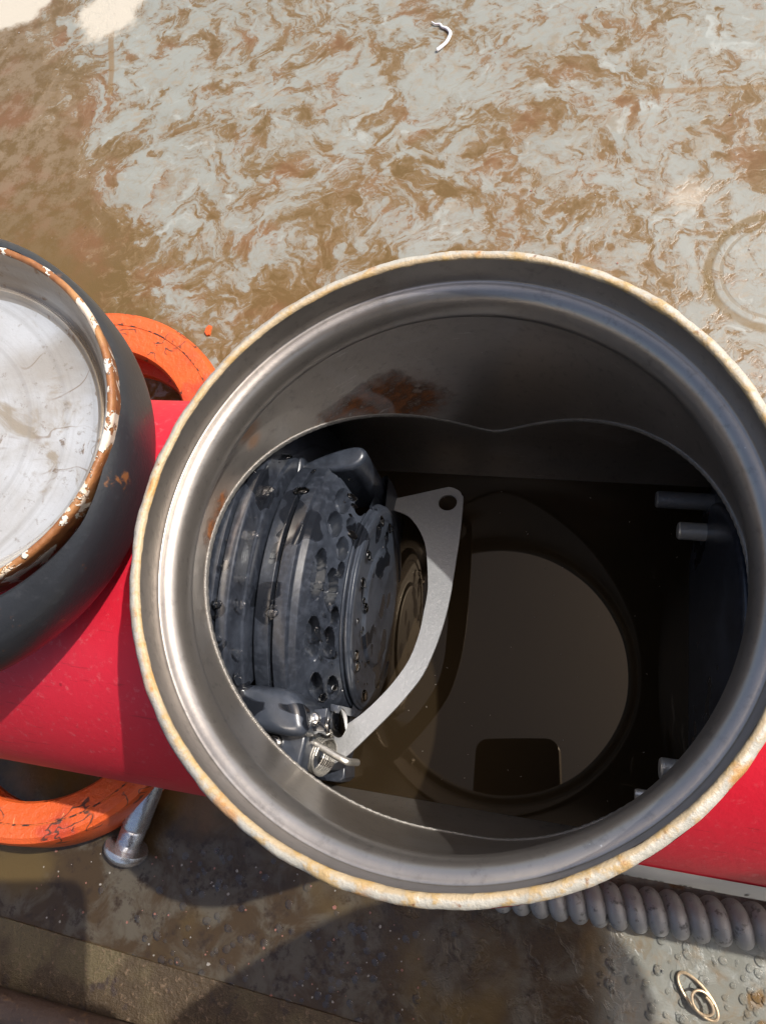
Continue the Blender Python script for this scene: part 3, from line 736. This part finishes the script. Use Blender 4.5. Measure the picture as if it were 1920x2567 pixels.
V, F = prism([(-2.86, -.16), (-2.56, -.16), (-2.56, .16), (-2.86, .16)], -.416, -.075, .01)
tag(obj('wooden_block', V, F, 'wood', None, base=(-2.7, 0, -.416)), 'small wooden block on the red pipe propping the raised side of the cover', 'block')

# ------------------------------------------------------------------ orange coupling halves on the floor
def coupling(o, ax, u, r, t0, t1, label, pads=True, wd=.25, kin=1.0):
    b = Vector(o); c = thing('pipe_coupling', (b.x, b.y, GZ), label, 'coupling', 'orange coupling halves on the floor')
    h = wd
    pf = [(r * .985, -h * .9), (r, -h * .7), (r, h * .7), (r * .988, h * .9), (r * .955, h), (r * .90, h), (r * .865, h * .97), (r * .78, h * .97), (r * .74, h * .93), (r * .725, h * .85), (r * .73, h * .62), (r * .80, h * .56), (r * .84, h * .46), (r * .845, -h * .46), (r * .80, -h * .56), (r * .73, -h * .62), (r * .725, -h * .85), (r * .74, -h * .97), (r * .80, -h), (r * .955, -h)]
    pf = [(q if q > r * .86 else q * kin, e) for q, e in pf]
    V, F = lathe(pf, 90, o, ax, u, R(t0), R(t1), closed=True, caps=True); obj('housing', V, F, 'orange', c, sharp=38)
    sp_ = []
    V, F = lathe([(r * .885, h * .96), (r * .88, h * .996), (r * .872, h * .992), (r * .866, h * .95)], 90, o, ax, u, R(t0 + 2), R(t1 - 2)); obj('mould_seam', V, F, 'seam', c)
    if pads:
        a_, u_, v_ = frame(ax, u)
        for t_, sg in ((t0, 1), (t1, -1)):
            d_ = u_ * math.cos(R(t_)) + v_ * math.sin(R(t_)); tg = (-u_ * math.sin(R(t_)) + v_ * math.cos(R(t_))) * sg
            P_ = Mesh(); pts = [(r * .86, -h * .55), (r * 1.22, -h * .42), (r * 1.30, -h * .2), (r * 1.30, h * .2), (r * 1.22, h * .42), (r * .86, h * .55)]
            n_ = len(pts); Vv = [Vector(o) + d_ * p_ + a_ * q_ + tg * e_ for e_ in (.01, .17) for p_, q_ in pts]
            P_.add(Vv, [tuple(range(n_)), tuple(reversed(range(n_, 2 * n_)))] + [(i, (i + 1) % n_, n_ + (i + 1) % n_, n_ + i) for i in range(n_)])
            P_.obj('bolt_pad', 'orange', c, sharp=30)
    return c
coupling((-3.01, -.70, -2.60), (.25, .18, 1), (1, 0, 0), .95, 165, 352, 'orange coupling half lying below the pipe next to the bolt')
coupling((-3.20, 1.38, -2.57), (.25, -.10, 1), (1, 0, 0), .98, -25, 150, 'orange coupling half beyond the pipe behind the black gasket', pads=False, wd=.29, kin=.90)

# ------------------------------------------------------------------ bolt
h0, h1 = Vector((-2.37, -1.585, -2.80)), Vector((-2.19, -.98, -2.66)); bx = (h1 - h0).normalized()
bt = thing('track_bolt', (h0.x, h0.y, GZ), 'shiny zinc round headed bolt leaning on the orange coupling below the pipe', 'bolt')
V, F = lathe([(0, -.10), (.05, -.096), (.105, -.078), (.142, -.042), (.152, -.010), (.146, .010), (.05, .012)], 48, h0, bx); obj('head', V, F, 'zinc', bt, sharp=50)
V, F = lathe([(.085, .008), (.085, .13), (.078, .145), (.090, .165), (.090, .62), (.084, .64), (0, .64)], 40, h0, bx); obj('shank', V, F, 'zinc', bt, sharp=40)

# ------------------------------------------------------------------ flexible conduit
p0, p1 = Vector((.10, -1.39, -2.80)), Vector((4.2, -1.24, -2.80)); d_ = (p1 - p0).normalized(); _, u_, v_ = frame(d_)
pitch = .110; n_ = 28; steps = int((p1 - p0).length / pitch * 16); V = []; F = []
for i in range(steps + 1):
    s_ = i * pitch / 16
    for j in range(n_):
        t_ = 2 * math.pi * j / n_; ph = (s_ / pitch - j / n_) % 1.0
        r_ = .082 + .042 * max(0, math.sin(math.pi * min(1, ph / .88))) ** .42 * (1 if ph < .88 else 0)
        V.append(p0 + d_ * s_ + (u_ * math.cos(t_) + v_ * math.sin(t_)) * r_ + Vector((0, .02 * math.sin(s_ * .8), 0)))
for i in range(steps):
    for j in range(n_): F.append((i * n_ + j, i * n_ + (j + 1) % n_, (i + 1) * n_ + (j + 1) % n_, (i + 1) * n_ + j))
F.append(tuple(range(n_))); F.append(tuple(steps * n_ + j for j in range(n_)))
tag(obj('flexible_conduit', V, F, 'galv', None, sharp=50, base=(p0.x, p0.y, GZ)), 'grey ribbed flexible metal conduit along the floor under the white sticker', 'conduit')

# ------------------------------------------------------------------ small things on the floor
oc = [(1.191, -1.663), (1.224, -1.65), (1.265, -1.659), (1.317, -1.694), (1.361, -1.746), (1.379, -1.794), (1.377, -1.828), (1.337, -1.836), (1.281, -1.818), (1.236, -1.779), (1.191, -1.735), (1.181, -1.696)]
ic = [(1.262, -1.705), (1.255, -1.741), (1.251, -1.782), (1.279, -1.81), (1.323, -1.793), (1.351, -1.758), (1.343, -1.719), (1.311, -1.691), (1.267, -1.685), (1.231, -1.708), (1.223, -1.728)]
rc = thing('wire_clip', (1.28, -1.74, GZ), 'small pale wire ring clip lying on the wet floor near the conduit', 'clip')
dm, dn_ = Vector((.725, -.689, 0)), Vector((.689, .725, 0)); cc = Vector((1.280, -1.745, GZ))
V, F = tube([cc + dm * .130 * math.cos(t_) + dn_ * .056 * math.sin(t_) + Vector((0, 0, .030 + .016 * math.cos(t_))) for t_ in [2 * math.pi * i / 48 for i in range(49)]], .0085, 10, False); obj('outer_loop', V, F, 'brass', rc)
V, F = tube([cc + dm * (.028 + .062 * math.cos(t_)) + dn_ * .050 * math.sin(t_) * (1 if t_ < 6.3 else .72) + Vector((0, 0, .045 + .004 * t_)) for t_ in [.9 + 7.2 * i / 50 for i in range(51)]], .0075, 10); obj('inner_loop', V, F, 'brass', rc)
cl = [(-1.213, 6.274), (-1.172, 6.235), (-1.124, 6.227), (-1.095, 6.184), (-1.045, 6.154), (-1.003, 6.09), (-1.007, 6.027), (-1.034, 5.952), (-1.095, 5.883), (-1.113, 5.87)]
V, F = tube([(v_.x, v_.y, GZ + .018) for v_ in smooth_open([(*p_, 0) for p_ in cl], 4)], .02, 8, True, [.006 + .011 * min(1, i / 20) for i in range(37)])
tag(obj('plastic_strip', V, F, 'white', None, base=(-1.1, 6.05, GZ)), 'curled white plastic strip lying on the wet floor beyond the port', 'strip')
def flake(p, r, mt, label, cat, name, group=None):
    random.seed(int(p[0] * 1000)); n_ = 7; pts = [(p[0] + r * random.uniform(.5, 1) * math.cos(2 * math.pi * i / n_) * .6, p[1] + r * random.uniform(.7, 1) * math.sin(2 * math.pi * i / n_)) for i in range(n_)]
    return tag(obj(name, *prism(pts, GZ + .001, GZ + .02, .006, 1), mt, None, base=(p[0], p[1], GZ)), label, cat, group)
flake((-2.842, 2.641), .075, 'orange', 'small orange paint flake on the floor just beyond the orange coupling', 'paint flake', 'paint_flake')
random.seed(21); m_ = Mesh(); m2 = Mesh()
for i in range(230):
    if i < 170: x_, y_ = random.uniform(-3.2, -.2), random.uniform(-2.75, -1.5)
    else: x_, y_ = random.uniform(-7, 2.5), random.uniform(1.2, 7)
    r_ = random.uniform(.003, .010) * (1.6 if random.random() < .12 else 1); n_ = 5; a0 = random.uniform(0, 6)
    pts = [(x_ + r_ * random.uniform(.6, 1.2) * math.cos(a0 + 2 * math.pi * q / n_), y_ + r_ * random.uniform(.6, 1.2) * math.sin(a0 + 2 * math.pi * q / n_)) for q in range(n_)]
    (m_ if random.random() < .5 else m2).add(*prism(pts, GZ + .001, GZ + r_ * .7))
tag(m_.obj('paint_crumbs', 'chip', smooth=False), 'tiny pink paint crumbs scattered over the wet floor', None, None, 'stuff')
tag(m2.obj('grit', 'speck', smooth=False), 'pale grit scattered over the wet floor', None, None, 'stuff')
random.seed(9); m_ = Mesh()
for i in range(260):
    if i < 100: x_, y_ = random.gauss(-1.75, .35), random.uniform(-2.5, -1.5)
    elif i < 160: x_, y_ = random.gauss(-.75, .3), random.uniform(-2.3, -1.7)
    else: x_, y_ = random.uniform(.7, 1.8), random.uniform(-2.0, -1.5)
    bead((x_, y_, GZ + .0005), (0, 0, 1), random.uniform(.008, .028), .2, random.uniform(1, 1.3), (random.uniform(-1, 1), random.uniform(-1, 1), 0))
tag(m_.obj('floor_drops', 'drop'), 'beads of water standing on the wet floor', None, None, 'stuff')

# rusty iron along the near edge
def bar(name, a_, b_, wd, hh, mt, label, cat, z=GZ):
    a_, b_ = Vector((*a_, 0)), Vector((*b_, 0)); d_ = (b_ - a_).normalized(); e_ = Vector((-d_.y, d_.x, 0)) * wd / 2
    pts = [(q.x, q.y) for q in (a_ - e_, b_ - e_, b_ + e_, a_ + e_)]
    return tag(obj(name, *prism(pts, z + .0, z + hh, .01, 2), mt, None, base=(a_.x, a_.y, z)), label, cat)
bar('flat_bar', (-5.5, -2.36), (1.6, -2.56), .42, .012, 'strip', 'flat rusty strip of iron along the floor in the near left corner', 'iron strip')
V, F = tube([(-5.5, -2.67, GZ + .115), (-1.0, -2.665, GZ + .115)], .09, 20)
tag(obj('iron_rod', V, F, 'rustbar', None, base=(-3.2, -2.67, GZ)), 'dark rusted iron rod lying across the near left corner', 'iron rod')

# ------------------------------------------------------------------ photographer, crouching at the near side (seen only as shade and reflection)
ph = thing('smartphone', tuple(CAM - fw * .09), 'black smartphone held level above the open port', 'phone')
def rrect(x0, x1, y0, y1, r, n=6):
    o = []
    for cx, cy, a0 in ((x1 - r, y1 - r, 0), (x0 + r, y1 - r, 90), (x0 + r, y0 + r, 180), (x1 - r, y0 + r, 270)):
        for i in range(n + 1): t_ = R(a0 + 90 * i / n); o.append((cx + r * math.cos(t_), cy + r * math.sin(t_)))
    return o
tfp = lambda v: CAM + rx * v.x - dn * v.y + fw * v.z
V, F = prism(rrect(-.72, .16, -1.72, .22, .13), -.14, -.045, .02, 3, tfp); obj('phone_body', V, F, 'phone', ph)
pr = thing('person', (1.6, -6.2, GZ), 'person in dark work clothes crouching beside the valve and holding a phone', 'person')
def skin(name, J, E_, mt, parent, sub=2):
    off = WORLD[parent.name]; me = bpy.data.meshes.new(name)
    me.from_pydata([tuple(Vector(p) * S - off) for p, _ in J], E_, [])
    o = bpy.data.objects.new(name, me); col.objects.link(o); o.parent = parent; WORLD[o.name] = off
    sk = o.modifiers.new('skin', 'SKIN'); sk.use_smooth_shade = True
    for i, (_, r) in enumerate(J):
        rr = r if isinstance(r, tuple) else (r, r); me.skin_vertices[0].data[i].radius = (rr[0] * S, rr[1] * S)
    me.skin_vertices[0].data[0].use_root = True
    sb_ = o.modifiers.new('sub', 'SUBSURF'); sb_.levels = sb_.render_levels = sub
    me.materials.append(MT[mt]); return o
J = [((1.7, -7.2, -.2), (1.7, 1.4)), ((1.9, -6.0, 1.6), (1.7, 1.3)), ((2.1, -4.9, 3.6), (1.9, 1.3)), ((2.2, -4.3, 5.0), (1.2, 1.0)), ((2.2, -3.9, 5.8), .62), ((2.1, -3.6, 6.3), .7),
     ((3.9, -3.7, 4.7), .75), ((4.25, -.05, 2.7), .62), ((2.6, -.72, 2.1), .60), ((1.05, -1.58, 1.45), .36),  # unseen right arm, posed and thickened so its shadow covers the near floor
     ((.3, -4.6, 4.4), .75), ((-1.0, -4.4, 1.9), .5), ((-1.2, -3.4, 2.0), .36),
     ((2.8, -7.3, -.3), 1.0), ((3.4, -4.4, 1.6), .75), ((3.2, -5.9, -2.5), .5), ((3.3, -4.9, -2.68), (.45, .25)),
     ((.6, -7.3, -.3), 1.0), ((-.9, -4.1, 1.5), .75), ((-.5, -5.8, -2.5), .5), ((-.6, -4.8, -2.68), (.45, .25))]
E_ = [(0, 1), (1, 2), (2, 3), (3, 4), (4, 5), (2, 6), (6, 7), (7, 8), (8, 9), (2, 10), (10, 11), (11, 12), (0, 13), (13, 14), (14, 15), (15, 16), (0, 17), (17, 18), (18, 19), (19, 20)]
MT['cloth'] = mat_simple("dark_work_cloth", (.03, .034, .045), .85, 0, .3, 6, .4); MT['skin'] = mat_simple("skin", (.42, .25, .17), .5, 0, .12, 5, .1); MT['hair'] = mat_simple("dark_hair", (.02, .015, .012), .6, 0, .3, 20, .4)
skin('body', J, E_, 'cloth', pr)
hd = Vector((2.05, -3.35, 7.2)); fd = Vector((-.35, .55, -.75)).normalized()
def headd(r, h, t, j):
    q = math.cos(t); return (r * (1 + .10 * max(0, q) ** 8), h)
V, F = lathe([(0, -1.32), (.42, -1.24), (.66, -1.0), (.78, -.6), (.86, -.1), (.92, .35), (.84, .8), (.55, 1.12), (0, 1.22)], 40, hd, Vector((-.1, -.25, 1)), fd + Vector((0, 0, .0)), disp=headd); head = obj('head', V, F, 'skin', pr)
ha, hu, hv = frame(Vector((-.1, -.25, 1)), fd)
def hp(f_, s_, u_): return hd + hu * f_ + hv * s_ + ha * u_
V, F = lathe([(0, .16), (.10, .13), (.17, .02), (.19, -.1), (0, -.16)], 16, hp(.93, 0, -.2), ha); obj('nose', V, F, 'skin', head)
for s_ in (-1, 1):
    V, F = lathe([(0, -.1), (.09, -.06), (.11, 0), (.09, .06), (0, .1)], 16, hp(.80, .33 * s_, .05), hu); obj('eye', V, F, 'white', head)
    V, F = lathe([(0, -.28), (.12, -.2), (.16, 0), (.14, .22), (0, .3)], 16, hp(0, .88 * s_, -.05), ha); obj('ear', V, F, 'skin', head)
V, F = tube([hp(.78, -.25, -.66), hp(.86, 0, -.68), hp(.78, .25, -.66)], .05, 8); obj('mouth', V, F, 'chip', head)
V, F = lathe([(.95, .1), (.99, .4), (.90, .86), (.58, 1.20), (0, 1.31)], 40, hd - hu * .06, ha); obj('hair', V, F, 'hair', pr)
# hand closed round the right edge of the phone
def pp(x_, y_, z_): return tuple(CAM + rx * x_ - dn * y_ + fw * z_)
H = [((.95, -1.62, 1.42), .28), (pp(.34, -1.45, -.16), (.30, .16)), (pp(.20, -1.15, -.20), (.34, .13))]; HE = [(0, 1), (1, 2)]
skin('hand', H, HE, 'skin', pr)
for i, (yy, ln) in enumerate(((-.78, .40), (-.98, .44), (-1.18, .42), (-1.36, .34))):
    skin('finger', [(pp(.18, yy - .06, -.20), .10), (pp(.27, yy, -.12), .098), (pp(.27, yy + .02, .0), .09), (pp(.27 - ln * .5, yy + .04, .055), .08), (pp(.27 - ln, yy + .05, .052), .065)], [(0, 1), (1, 2), (2, 3), (3, 4)], 'skin', pr, 1)
skin('thumb', [(pp(.10, -1.2, -.24), .13), (pp(-.05, -.98, -.26), .12), (pp(-.16, -.78, -.235), .10)], [(0, 1), (1, 2)], 'skin', pr, 1)
